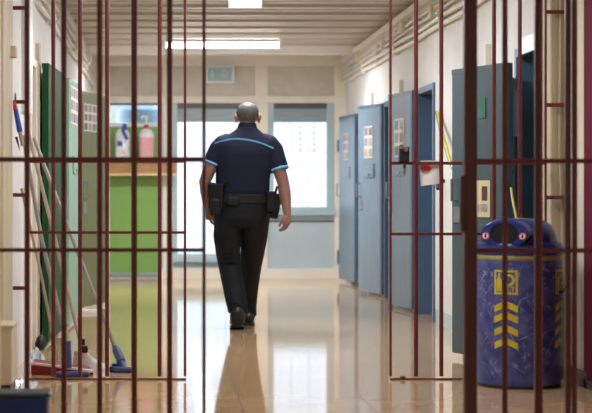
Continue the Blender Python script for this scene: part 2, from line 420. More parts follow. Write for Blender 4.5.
MB().tube([(XB(403)-ox, -.02, zat(147, YR)), (XB(402)-ox, -.01, zat(138, YR)), (XB(402)-ox, 0, zat(128, YR))], .003, 6).build('wire', 'steel', lk)

# lintel above the passage
tag(MB().box(XB(25), XRN, YR-.025, YR+.025, 2.70, 2.74).build('gate_head_beam', 'post', smooth=0), 'dark red steel beam over the far barred panels', 'beam')
tag(MB().box(XLN, XRN, YF-.025, YF+.025, 2.70, 2.74).build('gate_head_beam', 'post', smooth=0), 'dark red steel beam over the near barred panels', 'beam')

fl = gate('barred_gate', 'near barred panel crossing in front of brooms and blue crate', YF,
          [XF(-8.5), XF(27), XF(63.8), XF(99.7), XF(134.3), XF(169.6), XF(204)],
          [(zat(159.5, YF), XLN+.005, XF(205), .021), (zat(250, YF), XLN+.005, XF(205), .017), (2.68, XLN+.005, XF(205), .022), (.10, XLN+.005, XF(205), .022)],
          .02, TOP, thin=(6,))
ox = fl.location.x
fr_ = gate('barred_gate', 'near barred panel in front of the blue recycling bin', YF,
          [XF(504.9), XF(540), XF(574.5), XF(610), XF(645), XF(680)],
          [(zat(161, YF), XF(470), XRN-.005, .02), (zat(250.5, YF), XF(470), XRN-.005, .02), (2.68, XF(470), XRN-.005, .022), (.10, XF(470), XRN-.005, .022)],
          .02, TOP)
ox = fr_.location.x
pr = MB().box(XF(463.6)-ox, XF(476.6)-ox, -.03, .03, 0, 2.70).build('post', 'post', fr_, .012, smooth=0)
MB().tube([(XF(462.5)-ox, -.02, zat(232, YF)), (XF(462.5)-ox, -.02, zat(176, YF))], .013, 12).build('hinge_barrel', 'post', pr)
MB().box(XF(565)-ox, XF(570.5)-ox, -.012, .012, .02, 2.70).build('flat_bar', 'post', fr_, .002, smooth=0)
MB().box(XF(534.5)-ox, XF(538)-ox, -.012, .012, .02, 2.70).build('flat_bar', 'post', fr_, .002, smooth=0)

# ------------------------------------------------------------------ open cell doors
def leaf(name, A, B, h, face, edge, label, group=None, z0=.035, hatch=True, handle=True, peep=True, num=0):
    """A left edge in view, B right edge; local x from A to B, local -y faces the corridor"""
    A = Vector(A); B = Vector(B); Ln = (B-A).length; rz = math.atan2(B.y-A.y, B.x-A.x)
    r = empty(name, (A.x, A.y, 0), rz); tag(r, label, 'door', group)
    MB().box(0, Ln, -.022, .022, z0, h).build('panel', face, r, .003, smooth=0)
    MB().box(Ln-.045, Ln+.006, -.026, .03, z0-.004, h+.004).build('edge_frame', edge, r, .003, smooth=0)
    MB().box(-.004, Ln, -.024, .026, h-.03, h+.006).build('top_rail', edge, r, .003, smooth=0)
    if hatch:
        hh = MB().box(Ln*.30, Ln*.70, -.034, -.022, 1.22, 1.36).build('hatch', face, r, .003, smooth=0)
        MB().tube([(Ln*.45, -.04, 1.25), (Ln*.55, -.04, 1.25)], .008, 8).build('knob', 'steel', hh)
    if handle:
        MB().tube([(.07, -.024, 1.02), (.07, -.06, 1.02), (.07, -.06, 1.16), (.07, -.024, 1.16)], .009, 8).build('handle', 'steel', r)
        MB().box(.03, .12, -.03, -.022, .88, .98).build('lock_plate', 'steel', r, .003, smooth=0)
    for z in (.25, 1.0, 1.75):
        MB().tube([(Ln+.012, -.018, z), (Ln+.012, -.018, z+.1)], .011, 8).build('hinge', edge, r)
    return r
def on_leaf(A, B, u0, u1, z0, z1, off=.026):
    """placement of a sheet on a leaf's corridor face"""
    A = Vector(A); B = Vector(B); rz = math.atan2(B.y-A.y, B.x-A.x)
    t = Vector((math.cos(rz), math.sin(rz))); nrm = Vector((t.y, -t.x))
    p = A + t*((u0+u1)/2) + nrm*off
    return (p.x, p.y, (z0+z1)/2), rz, u1-u0, z1-z0
def photo_sheet(A, B, u0, u1, z0, z1, cols, rows, label, base='paper_dim', pics=('pic_a', 'pic_b', 'pic_c', 'pic_d')):
    loc, rz, w_, h_ = on_leaf(A, B, u0, u1, z0, z1)
    r = empty('photo_sheet', loc, rz); tag(r, label, 'notice', 'photo sheets on the cell doors')
    MB().box(-w_/2, w_/2, -.001, .001, -h_/2, h_/2).build('paper', base, r, smooth=0)
    cw, ch = w_/cols, h_/rows
    for i in range(cols):
        for j in range(rows):
            cx, cz = -w_/2+cw*(i+.5), -h_/2+ch*(j+.5)
            m = random.choice(pics)
            MB().box(cx-cw*.36, cx+cw*.36, -.0025, -.001, cz-ch*.36, cz+ch*.36).build('picture', m, r, smooth=0)
    return r
M['pic_a'] = mat('photo_grey', (176, 170, 168), .5, noise=.5, scale=18)
M['pic_b'] = mat('photo_blue', (140, 144, 160), .5, noise=.4, scale=18)
M['pic_c'] = mat('photo_tan', (196, 174, 160), .5, noise=.4, scale=18)
M['pic_d'] = mat('photo_dark', (132, 122, 120), .5, noise=.4, scale=18)

D1 = ((2.10, 21.5), (2.185, 20.5)); D2 = ((2.055, 18.95), (2.215, 18.25)); D3 = ((2.10, 16.75), (2.21, 15.95)); D4 = ((1.885, 11.70), (2.10, 11.02))
far_door = leaf('cell_door', *D1, 1.955, 'blue_door', 'blue_edge', 'farthest open blue cell door, beside the end wall', 'open blue cell doors')
leaf('cell_door', *D2, 1.965, 'blue_door', 'blue_edge', 'second open blue cell door from the end wall', 'open blue cell doors')
leaf('cell_door', *D3, 1.97, 'blue_door', 'blue_edge', 'open blue cell door seen behind the black lock', 'open blue cell doors')
slate = leaf('cell_door', *D4, 1.865, 'slate_door', 'slate_door', 'large slate blue cell door close by the recycling bin', hatch=False)
photo_sheet(*D1, .32, .62, 1.44, 1.75, 2, 3, 'faint photo sheet on the farthest blue cell door')
photo_sheet(*D2, .2, .46, 1.42, 1.75, 2, 3, 'photo sheet on second blue cell door from end wall')
photo_sheet(*D3, .22, .56, 1.39, 1.74, 2, 3, 'photo sheet on blue cell door above black lock')
MB().box(.70, .76, .03, .06, 1.42, 1.70).build('hinge_bracket', 'blue_edge', slate, .006, smooth=0)
# green window card and picture on the slate door
loc, rz, w_, h_ = on_leaf(*D4, .36, .47, 1.54, 1.67)
tag(MB().box(-w_/2, w_/2, -.001, .001, -h_/2, h_/2).build('green_card', mat('green_card', (52, 112, 92), .5, noise=.3, scale=9), loc=loc, rot=rz, smooth=0), 'small green card on the slate blue cell door', 'card')
loc, rz, w_, h_ = on_leaf(*D4, .34, .53, .92, 1.15)
r = empty('notice_sheet', loc, rz); tag(r, 'cream notice with dark picture low on slate blue cell door', 'notice')
MB().box(-w_/2, w_/2, -.001, .001, -h_/2, h_/2).build('paper', mat('cream_notice', (206, 192, 156), .6), r, smooth=0)
MB().box(-w_*.05, w_*.32, -.003, -.001, -h_*.05, h_*.34).build('picture', mat('brown_picture', (104, 62, 42), .5, noise=.5, scale=22), r, smooth=0)
MB().box(-w_*.35, w_*.32, -.003, -.001, -h_*.36, -h_*.14).build('caption_bar', 'pic_a', r, smooth=0)

G1 = ((-.83, 12.5), (-.79, 13.65)); G2 = ((-.775, 14.15), (-.735, 15.15)); G3 = ((-.765, 16.1), (-.575, 16.9))
def leafg(*a, **k):
    r = leaf(*a, **k)
    return r
leaf('cell_door', *G1, 1.965, 'green_dk', 'green_dk', 'dark green open cell door behind the broom handles', 'open green cell doors', hatch=False, handle=False)
leaf('cell_door', *G2, 1.965, 'mint', 'mint', 'pale mint green open cell door with photo sheet', 'open green cell doors', handle=False)
leaf('cell_door', *G3, 1.97, 'olive', 'olive', 'olive green open cell door with photo sheet', 'open green cell doors', hatch=False)
photo_sheet(*G2, .1, .72, 1.62, 1.92, 3, 3, 'photo sheet on pale mint green cell door', 'paper')
photo_sheet(*G3, .05, .60, 1.62, 1.87, 4, 3, 'photo sheet on olive green cell door', 'paper')
# little wall boxes above doors
for px, p0, p1, X, nm, lab in ((372, 93, 106, XR, 'wall_stub', 'beige conduit stub above second blue cell door'), (401, 80, 96, XR, 'wall_stub', 'beige conduit stub above blue door behind black lock'), (487.5, 44, 65, XR, 'wall_stub', 'beige conduit stub above the large slate blue door')):
    dd = F*(X-.02)/(px-VX); z0, z1 = zat(p1, dd), zat(p0, dd)
    tag(MB().box(X-.04, X, dd-.02, dd+.02, z0, z1).build(nm, 'cream', bevel=.004, smooth=0), lab, 'conduit', 'conduit stubs above the doors')
dd = 12.9
tag(MB().box(XL-.01, XL+.03, 12.5, 12.62, .0, 2.11).build('wall_post', 'beige_col', bevel=.004, smooth=0), 'slim beige post between white wall and dark green door', 'post')
tag(MB().box(-.872, -.845, 10.18, 10.3, zat(57, 10.2), zat(46, 10.2)).build('wall_stub', 'beige_col', bevel=.003, smooth=0), 'small beige block high on the pillar by brooms', 'block')
tag(MB().box(XL, XL+.03, 11.3, 11.85, zat(113, 11.5), H-.3).build('wall_cabinet', 'white', bevel=.006, smooth=0), 'tall narrow white cabinet mounted on the wall above the brooms', 'cabinet')

# hinge lugs on far corner
for py in ((140, 152), (250, 264)):
    hg = MB().box(fx(337), fx(340.5), DF-.05, DF, fz(py[1]), fz(py[0])).build('hinge', 'blue_frame', bevel=.003, smooth=0)
    hg.parent = far_door; hg.matrix_parent_inverse = Matrix.LocRotScale(far_door.location, far_door.rotation_euler, None).inverted()

# ------------------------------------------------------------------ conduits along both walls
def pipe(z, r_, X, y0, y1, side, label, wav=0.):
    pts = []; n = 26
    for i in range(n+1):
        yy = y0+(y1-y0)*i/n
        pts.append((X+side*(r_+.016), yy, z+wav*math.sin(i*1.1+z*20)))
    o = empty('conduit_pipe', (X, (y0+y1)/2, z)); tag(o, label, 'pipe', 'conduits on the '+('white wall over the blue doors' if side < 0 else 'wall over the green doors'))
    MB().tube([(p[0]-X, p[1]-(y0+y1)/2, p[2]-z) for p in pts], r_, 10).build('tube', 'pipe', o)
    k = y0+.6+random.random()*.5
    while k < y1-.2:
        MB().box(*sorted((side*.003, side*(2*r_+.02))), k-(y0+y1)/2-.015, k-(y0+y1)/2+.015, -r_-.012, r_+.012).build('clip', 'pipe', o, .002, smooth=0)
        k += 1.4
for z, rad, nm in ((2.405, .02, 'lowest'), (2.465, .02, 'second lowest'), (2.53, .014, 'middle thin'), (2.585, .014, 'upper thin')):
    pipe(z, rad, XR, 10.65, DF, -1, nm+' cream conduit on the wall over the blue doors', .006)
# trunking just under the ceiling on the right
t = tag(MB().box(XR-.07, XR-.003, 10.65, DF, 2.655, 2.715).build('cable_trunking', 'pipe', bevel=.004, smooth=0), 'boxed cream cable trunking under ceiling over the blue doors', 'trunking')
for yy, zz in ((20.4, 2.6), (18.0, 2.56), (16.5, 2.58), (14.7, 2.56), (13.3, 2.58), (12.2, 2.56)):
    tag(MB().box(XR-.075, XR, yy-.05, yy+.05, zz-.055, zz+.05).build('junction_box', 'pipe', bevel=.006, smooth=0),
        'cream junction box among the conduits on the blue door wall', 'junction box', 'junction boxes over the blue doors')
for z, rad, nm in ((2.38, .018, 'lowest'), (2.46, .014, 'second lowest'), (2.54, .018, 'middle'), (2.62, .014, 'topmost')):
    pipe(z, rad*.8, XL, 12.5, DF, 1, nm+' cream conduit on the wall over the green doors', .008)
for yy in (14.4, 17.2, 19.6):
    tag(MB().tube([(XL+.03, yy-.25, 2.38), (XL+.09, yy-.1, 2.48), (XL+.09, yy+.1, 2.56), (XL+.03, yy+.25, 2.62)], .008, 8).build('cable_loop', 'pipe'),
        'looping cream cable crossing the conduits over the green doors', 'cable', 'cable loops over the green doors')

# ------------------------------------------------------------------ ceiling lights, sign, beam
def ceiling_light(x0, x1, y0, y1, label, m='tube', drop=.10, watt=45):
    cx, cy = (x0+x1)/2, (y0+y1)/2
    r = empty('ceiling_light', (cx, cy, H)); tag(r, label, 'light', 'ceiling lights')
    a, b = (x1-x0)/2, (y1-y0)/2
    MB().box(-a, a, -(b if a < b else .035), (b if a < b else .035), -.03, .01).build('housing', 'white', r, .004, smooth=0)
    if a > b: MB().tube([(-a+.03, 0, -drop), (a-.03, 0, -drop)], .032, 12).build('tube', m, r)
    else: MB().tube([(-a*.5, -b+.03, -drop), (-a*.5, b-.03, -drop)], .024, 12).tube([(a*.5, -b+.03, -drop), (a*.5, b-.03, -drop)], .024, 12).build('tube', m, r)
    ends = MB()
    if a > b: ends.box(-a, -a+.03, -.04, .04, -drop-.035, -.03)
    if a > b: ends.build('end_cap', 'white', r, .003, smooth=0); ends = MB(); ends.box(a-.03, a, -.04, .04, -drop-.035, -.03)
    else: ends.box(-a, a, -b, -b+.03, -drop-.03, -.03); ends.build('end_cap', 'white', r, .003, smooth=0); ends = MB(); ends.box(-a, a, b-.03, b, -drop-.03, -.03)
    ends.build('end_cap', 'white', r, .003, smooth=0)
    l = bpy.data.lights.new('tube_light', 'AREA'); l.shape = 'RECTANGLE'; l.size = x1-x0; l.size_y = y1-y0; l.energy = watt; l.color = (.94, .97, 1)
    lo = bpy.data.objects.new('tube_light', l); C.objects.link(lo); lo.location = (cx, cy, H-drop-.05)
    return r
ceiling_light(-.02, 1.25, 19.15, 19.4, 'glowing fluorescent light across the ceiling before the end wall', watt=105)
ceiling_light(.53, .81, 13.9, 15.05, 'twin tube ceiling light at the picture top above the man', 'tube_dim')
ceiling_light(.53, .81, 11.3, 12.4, 'added unseen twin tube light above the corridor by slate blue door', 'tube')  # out of view, added to brighten the corridor
ceiling_light(.55, .86, 8.6, 9.8, 'added unseen twin tube light between the near and far bars', 'tube_dim', watt=38)  # out of view, added to light the near bay
ceiling_light(.1, 1.3, 3.8, 4.05, 'added unseen fill light in front of the near bars', 'tube_dim', watt=32)  # out of view, added as ambient light from the camera side
# cross beam near the far end
tag(MB().box(XL, XR, 20.7, 20.85, 2.655, H+.01).build('ceiling_beam', 'white', bevel=.005, smooth=0), 'white cross beam at the ceiling before the end wall', 'beam')
# exit sign
sy = DF-.06
r = empty('exit_sign', (xat(220, sy), sy, zat(74.5, sy))); tag(r, 'pale blue exit pictogram sign in white frame above the man', 'sign')
sw, sh = 29/81.6/2, 17.5/81.6/2
MB().box(-sw, sw, -.02, .06, -sh, sh).build('frame', 'white', r, .004, smooth=0)
MB().box(-sw+.025, sw-.03, -.026, -.018, -sh+.022, sh-.022).build('face', 'sign_blue', r, smooth=0)
ar = MB()
def flat(mbx, pts, y, t=.003):
    n = len(pts); vs = [(a, y-t, b) for a, b in pts]+[(a, y, b) for a, b in pts]
    mbx.add(vs, [tuple(range(n)), tuple(reversed(range(n, 2*n)))]+[(i, (i+1) % n, n+(i+1) % n, n+i) for i in range(n)])
flat(ar, [(-.105, .045), (-.085, .045), (-.085, -.005), (-.065, -.005), (-.095, -.055), (-.125, -.005), (-.105, -.005)], -.026)
ar.build('arrow', 'sign_yel', r, smooth=0)
dr = MB()
for a, b, c_, d_ in ((.02, .03, -.055, .055), (.08, .09, -.055, .055), (.03, .08, .045, .055), (.045, .06, -.05, .01)): dr.box(a, b, -.029, -.026, c_, d_)
dr.build('door_pictogram', 'sign_yel', r, smooth=0)

# ------------------------------------------------------------------ counter ledge and jugs on far wall
lx0, lx1 = xat(106, 21.9), xat(177, 21.9)
r = empty('wooden_ledge', ((lx0+lx1)/2, DF, 0)); tag(r, 'varnished wooden ledge across the green end panel', 'ledge')
hw = (lx1-lx0)/2; zt = zat(160.5, 21.9)
MB().box(-hw, hw, -.30, 0, zt-.03, zt).build('top', 'wood', r, .004, smooth=0)
MB().box(-hw+.03, hw-.01, -.27, -.25, zt-.17, zt-.03).build('apron', 'wood', r, .003, smooth=0)
MB().box(-hw+.03, hw-.01, -.285, -.27, zt-.185, zt-.155).build('pale_strip', 'wood_edge', r, .003, smooth=0)
for sx in (-hw+.06, hw-.1): MB().box(sx, sx+.03, -.25, 0, zt-.17, zt-.03).build('bracket', 'wood', r, .003, smooth=0)
def jug(px, w_px, top_py, body_py, label, body, liquid=None, head='red'):
    dd = 22.05; s = F/dd; rr = w_px/s/2; hb = (160.5-body_py)/s; x = xat(px, dd)
    r = empty('soap_jug', (x, dd, zt)); tag(r, label, 'jug', 'jugs on the wooden ledge')
    lv = hb*.72
    if liquid: MB().loft([(0, 0, 0.001, rr*.95, .09), (0, 0, .02, rr, .1), (0, 0, lv, rr, .1)], 24, 3.5).build('liquid_body', liquid, r)
    MB().loft([(0, 0, lv if liquid else .001, rr*1.0, .1), (0, 0, hb*.82, rr*.98, .098), (0, 0, hb*.93, rr*.72, .07), (0, 0, hb, rr*.30, .03)], 24, 3.0).build('body', body, r)
    return r, rr, hb, s
r, rr, hb, s = jug(146.5, 15, 112, 128, 'clear pump jug of pink soap with red collar on wooden ledge', 'frost', 'pink_liq')
MB().lathe([(.034, hb-.01), (.032, hb+.035), (.018, hb+.045)], n=16).build('collar', 'red', r)
MB().tube([(0, 0, hb+.05), (0, 0, hb+.16)], .016, 10).tube([(.0, 0, hb+.14), (-.05, -.01, hb+.15), (-.07, -.02, hb+.12)], .013, 8).build('pump', 'frost', r)
r, rr, hb, s = jug(122.5, 15, 118, 128, 'white jug with blue trigger and hose on wooden ledge', 'frost')
MB().tube([(.02, -.03, hb-.02), (.03, -.05, hb+.05)], [.035, .025], 10).tube([(.03, -.05, hb+.04), (.01, -.12, hb-.03), (.06, -.12, hb-.14)], .017, 8).build('trigger', 'blue_br', r)
MB().box(-.06, .0, -.112, -.098, hb*.45, hb*.6).build('blue_label', 'blue_br', r, .003, smooth=0)
MB().tube([(.05, -.115, hb*.75), (.06, -.12, hb*.4), (-.0, -.12, hb*.3), (.07, -.12, hb*.18)], .010, 8).build('hose', 'white', r)

# ------------------------------------------------------------------ recycling bin
bxc, byc, R = 1.975, 10.045, .238
r = empty('recycling_bin', (bxc, byc, 0)); tag(r, 'scuffed blue recycling bin with domed lid and yellow arrows', 'bin')
MB().lathe([(R*.965, 0), (R*.965, .018)], n=64).build('base_ring', 'black', r)
body = MB().lathe([(R*.955, .018), (R*.97, .05), (R*.99, .4), (R, .705)], n=64).build('body', 'bin', r)
MB().lathe([(R*1.0, .704), (R*1.012, .708), (R*1.012, .726), (R*.99, .733)], n=64).build('rim', 'yellow_rim', r)
face = math.atan2(-byc, -bxc)         # direction to the camera
def RB(z):   # body radius at height
    return R*(.97+.02*min(1, (z-.05)/.35)) if z < .4 else R*(.99+.01*(z-.4)/.305)
def wrap_poly(mbx, pts, ang0, off=.0015):
    # pts (u metres right in view, z); subdivide via quad strips
    vs = []
    for u, z in pts:
        a = ang0 + u/R
        vs.append(((RB(z)+off)*math.cos(a), (RB(z)+off)*math.sin(a), z))
    mbx.add(vs, [tuple(range(len(vs)))])
def wrap_stroke(mbx, p, q, w, ang0, off=.0015, seg=6):
    p = Vector(p); q = Vector(q); t = (q-p).normalized(); n = Vector((-t.y, t.x))*w/2
    for i in range(seg):
        a = p+(q-p)*i/seg; b = p+(q-p)*(i+1)/seg
        wrap_poly(mbx, [a-n, b-n, b+n, a+n], ang0, off)
def emblem(ang0):
    mbx = MB(); S = .061; zc = zat(282.5, 9.82); w = .012
    pe = [(-S, zc-S), (S, zc-S), (S, zc+S), (-S, zc+S)]
    for i in range(4):
        a, b = Vector(pe[i]), Vector(pe[(i+1) % 4]); t = (b-a).normalized()*w/2
        wrap_stroke(mbx, a-t, b+t, w, ang0)
    # bottle
    wrap_poly(mbx, [(-.052, zc-.05), (-.022, zc-.05), (-.022, zc+.012), (-.032, zc+.03), (-.032, zc+.048), (-.042, zc+.048), (-.042, zc+.03), (-.052, zc+.012)], ang0)
    # circular arrow
    cx, cz, rad = .018, zc+.012, .027
    k = 12
    for i in range(k):
        a0 = math.radians(150-290*i/k); a1 = math.radians(150-290*(i+1)/k)
        wrap_stroke(mbx, (cx+rad*math.cos(a0), cz+rad*math.sin(a0)), (cx+rad*math.cos(a1), cz+rad*math.sin(a1)), .013, ang0, seg=1)
    wrap_poly(mbx, [(cx-.040, cz+.004), (cx-.006, cz+.004), (cx-.024, cz+.034)], ang0)
    # PET
    def L(p, q): wrap_stroke(mbx, p, q, .006, ang0, seg=2)
    zb, zh = zc-.053, zc-.026; zm = (zb+zh)/2
    x = -.014; L((x, zb), (x, zh)); L((x, zh), (x+.013, zh)); L((x+.013, zh), (x+.013, zm)); L((x+.013, zm), (x, zm))
    x = .009; L((x, zb), (x, zh)); L((x, zh), (x+.013, zh)); L((x, zm), (x+.011, zm)); L((x, zb), (x+.013, zb))
    x = .031; L((x, zh), (x+.018, zh)); L((x+.009, zh), (x+.009, zb))
    mbx.build('emblem', 'yellow', body, smooth=0)
def chevrons(ang0):
    for k, py in enumerate((304, 315, 328, 341)):
        mbx = MB(); z = zat(py, 9.82); hh = .018; wd = .068; dr_ = .03
        for sgn in (-1, 1):
            for i in range(5):
                u0, u1 = .006+(wd-.006)*i/5, .006+(wd-.006)*(i+1)/5
                za, zb = z-dr_*u0/wd, z-dr_*u1/wd
                wrap_poly(mbx, [(sgn*u0, za-hh), (sgn*u1, zb-hh), (sgn*u1, zb+hh), (sgn*u0, za+hh)], ang0)
        mbx.build('chevron', 'yellow', body, smooth=0)
a1 = face - math.radians(17.5)
for aa in (a1, a1+PI/2): emblem(aa); chevrons(aa)
sc = MB(); rnd = random.Random(3)
for i in range(330):
    u = rnd.uniform(-.33, .42); z = rnd.uniform(.05, .69); an = rnd.choice((.5, .9, 2.3, 2.6, 1.3))+rnd.uniform(-.25, .25); l = rnd.choice((.02, .03, .05, .11))*rnd.uniform(.6, 1.2)
    p = Vector((u, z)); q = p+Vector((math.cos(an), math.sin(an)))*l
    if q.y > .695: continue
    wrap_stroke(sc, p, q, rnd.choice((.0015, .003, .005, .008)), face, .001, 4)
sc.build('scuff_marks', 'scuff', body, smooth=0)
MB().tube([((R+.001)*math.cos(a1+PI/2-.1), (R+.001)*math.sin(a1+PI/2-.1), .53), ((R+.02)*math.cos(a1+PI/2-.1), (R+.02)*math.sin(a1+PI/2-.1), .53)], .01, 10).build('catch', 'black', body)
# lid : flared collar, then a dome with a hooded mouth
MB().lathe([(R*1.01, .733), (R*1.03, .74), (R*1.03, .775), (R*.985, .795), (R*.93, .80)], n=64).build('lid_collar', 'bin_lid', r)
dome = []
for i in range(13):
    t = PI/2*i/12; dome.append((R*.885*math.cos(t)**.5 if i < 12 else .012, .797+.135*math.sin(t)))
MB().lathe(dome, n=64).build('dome', 'bin_lid', r)
ah = face - math.radians(20)
ux, uy = math.cos(ah), math.sin(ah); tx, ty = -uy, ux    # outward and sideways
hood = []; hz = .85
def hood_ring(off, sx, sz, zc): return [Vector((ux*off+tx*sx*math.cos(2*PI*k/28), uy*off+ty*sx*math.cos(2*PI*k/28), zc+sz*math.sin(2*PI*k/28))) for k in range(28)]
hd = MB().rings([hood_ring(.0, .12, .072, hz), hood_ring(R*.75, .142, .078, hz), hood_ring(R*.95, .138, .078, hz-.002), hood_ring(R*.975, .13, .073, hz-.002), hood_ring(R*.975, .082, .062, hz-.002), hood_ring(R*.955, .079, .060, hz)], caps=False).build('mouth_hood', 'bin_lid', r)
MB().rings([hood_ring(R*.95, .080, .061, hz), hood_ring(R*.958, .080, .061, hz)]).build('mouth', mat('bin_mouth_shade', (6, 7, 14), .8), r)  # near-black disc closes the mouth and paints the shade inside
# prohibition stickers either side of the mouth
for sgn in (-1, 1):
    a = ah+sgn*.50; c0 = Vector((ux, uy, 0))*(R*.968)+Vector((tx, ty, 0))*(sgn*.106); zz = .838
    n_ = Vector((ux, uy, 0)); side = Vector((-n_.y, n_.x, 0)); up = Vector((0, 0, 1))
    def disc(rad, off, nm, m, par, th=.003, rin=None):
        base = c0+n_*off+up*zz; rg = []
        cc = [(0, rad), (th, rad)]
        rings = [[base+n_*d_+(side*math.cos(2*PI*k/24)+up*math.sin(2*PI*k/24))*q for k in range(24)] for d_, q in cc]
        if rin: rings += [[base+n_*th+(side*math.cos(2*PI*k/24)+up*math.sin(2*PI*k/24))*rin for k in range(24)]]
        return MB().rings(rings, caps=(rin is None)).build(nm, m, par, smooth=0)
    st = disc(.021, .0, 'sticker', 'white', r, .006)
    disc(.021, .0065, 'red_ring', 'red', st, .001, .0165)
    b0 = c0+n_*.0075+up*zz
    gm = MB().ball(b0+up*.007, (.005, .005, .005), 10, 6)
    gm.tube([b0+up*.003, b0-up*.010], .004, 8); gm.tube([b0+side*.008-up*.002, b0-side*.008-up*.004], .002, 6)
    gm.build('glyph', 'black', st)
MB().box(-.02, .04, -.10, -.02, .925, .934).build('lid_label', 'yellow_rim', r, .002, smooth=0)

# ------------------------------------------------------------------ paper notice and tape
r = empty('paper_notice', (xat(430, YR), YR+.02, zat(164, YR))); tag(r, 'white paper notice with red oval hung on far bars', 'notice')
pn = MB(); nx, nz = 8, 6
W0, H0 = 21/174, 22/174
vs = []
for t_ in (0, .0015):
    for j in range(nz+1):
        for i in range(nx+1):
            u, v = i/nx, j/nz; vs.append((-W0/2+W0*u+.012*v, t_+.006*math.sin(u*5+v*2), .0-v*H0*(1-.12*u)))
n1 = (nx+1)*(nz+1); fs = []
for j in range(nz):
    for i in range(nx):
        a = j*(nx+1)+i; fs.append((a, a+1, a+nx+2, a+nx+1)); fs.append((a+n1, a+nx+1+n1, a+nx+2+n1, a+1+n1))
pn.add(vs, fs); pn.build('sheet', 'paper', r)
ov = MB(); pts = []
for k in range(24): pts.append((-.022+.030*math.cos(2*PI*k/24), -.024+.016*math.sin(2*PI*k/24)))
flat(ov, pts, -.009, .001); ov.build('red_oval', 'red', r, smooth=0)
MB().box(-.05, .045, -.004, .001, 0, .02).build('hanging_tab', 'paper', r, smooth=0)

def ribbon(pts, w, mA, mB, name, label, cat, seg=9):
    r = empty(name, pts[0]); tag(r, label, cat); o = Vector(pts[0]); P = [Vector(p)-o for p in pts]
    for nm, m, off in (('yellow_strip', mA, -w*.25), ('black_strip', mB, w*.25)):
        MB().tube([p+Vector((0, off*2, 0)) for p in P], w*.32, 6).build(nm, m, r)
    return r
ribbon([(XR-.03, 14.55, zat(112, 14.55)), (XR-.06, 14.1, 1.53), (XR-.08, 13.6, 1.32), (XR-.09, 13.15, 1.17)], .042, 'yellow', 'black', 'hazard_cord', 'yellow and black hazard cord on white wall beside slate door', 'cord')
ribbon([(xat(511, 10.9), 10.9, zat(188, 10.9)), (xat(512.5, 10.75), 10.75, zat(200, 10.75)), (xat(517.5, 10.5), 10.5, zat(224, 10.5))], .02, 'yellow', 'black', 'hazard_cord', 'yellow and black hazard cord behind the recycling bin lid', 'cord')
# door closer hardware near the bin
tag(MB().box(XR-.045, XR, 11.36, 11.5, .9, 1.80).build('steel_door_strip', 'steel', bevel=.006, smooth=0), 'upright steel strip beside the slate blue door', 'strip')
kn = (MB().tube([(XR-.05, 11.3, zat(172, 11.3)), (XR-.10, 11.28, zat(172, 11.3)), (XR-.11, 11.25, zat(178, 11.3))], .017, 10).build('knob', 'black')); kn.parent = [o for o in bpy.data.objects if o.name == 'door_4'][0]
tag(MB().tube([(XR-.0, 14.35, zat(181, 14.3)), (XR-.06, 14.35, zat(181, 14.3)), (XR-.06, 14.3, zat(189, 14.3))], .017, 10).build('wall_hook', 'black'), 'small black hook on white wall under the hazard cord', 'hook')
# stained pipe on the pillar behind the bin
tag(MB().tube([(2.285, 10.383, 0.0), (2.29, 10.383, .9), (2.275, 10.383, 1.3), (2.285, 10.383, 2.7)], .009, 8).build('down_pipe', 'beige_col'), 'thin beige downpipe on pillar behind the recycling bin', 'pipe')

# ------------------------------------------------------------------ cleaning tools by the left wall
def P3(px, py, d): return Vector((xat(px, d), d, zat(py, d)))
def stick(name, label, pts, rad, m, cat='broom'):
    r = empty(name, (pts[-1][0], pts[-1][1], 0)); tag(r, label, cat); o = Vector(r.location)
    MB().tube([Vector(p)-o for p in pts], rad, 10).build('handle', m, r); return r, o
def mid(a, b, t): return a+(b-a)*t
# long broom reaching the farthest to the right with blue socket
a, b = Vector((XL+.06, 11.55, 1.42)), P3(117, 352, 10.85)
r, o = stick('floor_squeegee', 'grey handled squeegee with blue head reaching farthest along floor', [a, mid(a, b, .5)+Vector((0, 0, -.01)), b], .012, 'handle_grey', 'squeegee')
e = P3(125.5, 371, 10.75)
MB().tube([mid(a, b, .975)-o, b-o, e-o], [.017, .024, .018], 12).build('socket', 'blue_soft', r)
MB().tube([mid(a, b, .99)-o, mid(b, e, .5)-o], [.026, .027], 12).build('socket_collar', 'blue_soft', r)
MB().obox((e.x-o.x-.01, e.y-o.y, .020), (.13, .045, .028), .05).build('head', 'blue_soft', r, .008, smooth=0)
MB().obox((e.x-o.x-.01, e.y-o.y, .004), (.13, .012, .008), .05).build('blade', 'black', r, smooth=0)
a, b = Vector((XL+.04, 11.3, 1.46)), P3(82, 350, 11.12)
r, o = stick('broom', 'pale wooden broom with cream bristle head leaning on wall', [a, mid(a, b, .5)+Vector((.0, 0, .01)), b], .012, 'handle_wood')
MB().obox((b.x-o.x+.0, b.y-o.y, .085), (.10, .04, .03), .0).build('head', 'handle_wood', r, .01, smooth=0)
brm = MB(); rnd = random.Random(5)
for i in range(110):
    x = rnd.uniform(-.07, .07); yv = rnd.uniform(-.02, .02); brm.tube([(b.x-o.x+x*.65, b.y-o.y+yv, .075), (b.x-o.x+x*.8, b.y-o.y+yv*1.5, .003)], .004, 5)
br_ = brm.build('bristles', 'bristle', r); br_['kind'] = 'stuff'
MB().lathe([(.018, .0), (.02, .04)], (b.x-o.x, b.y-o.y, .13), 12).build('collar', 'black', r)
a, b = Vector((XL+.03, 11.05, 1.42)), P3(67.5, 346, 10.5)
r, o = stick('mop', 'grey handled mop with upright blue socket nearest the wall', [a, mid(a, b, .5)+Vector((-.02, 0, .0)), b], .013, 'handle_grey', 'mop')
MB().tube([b-o+Vector((0, 0, .03)), Vector((b.x-o.x, b.y-o.y, .05))], [.02, .026], 12).build('socket', 'blue_soft', r)
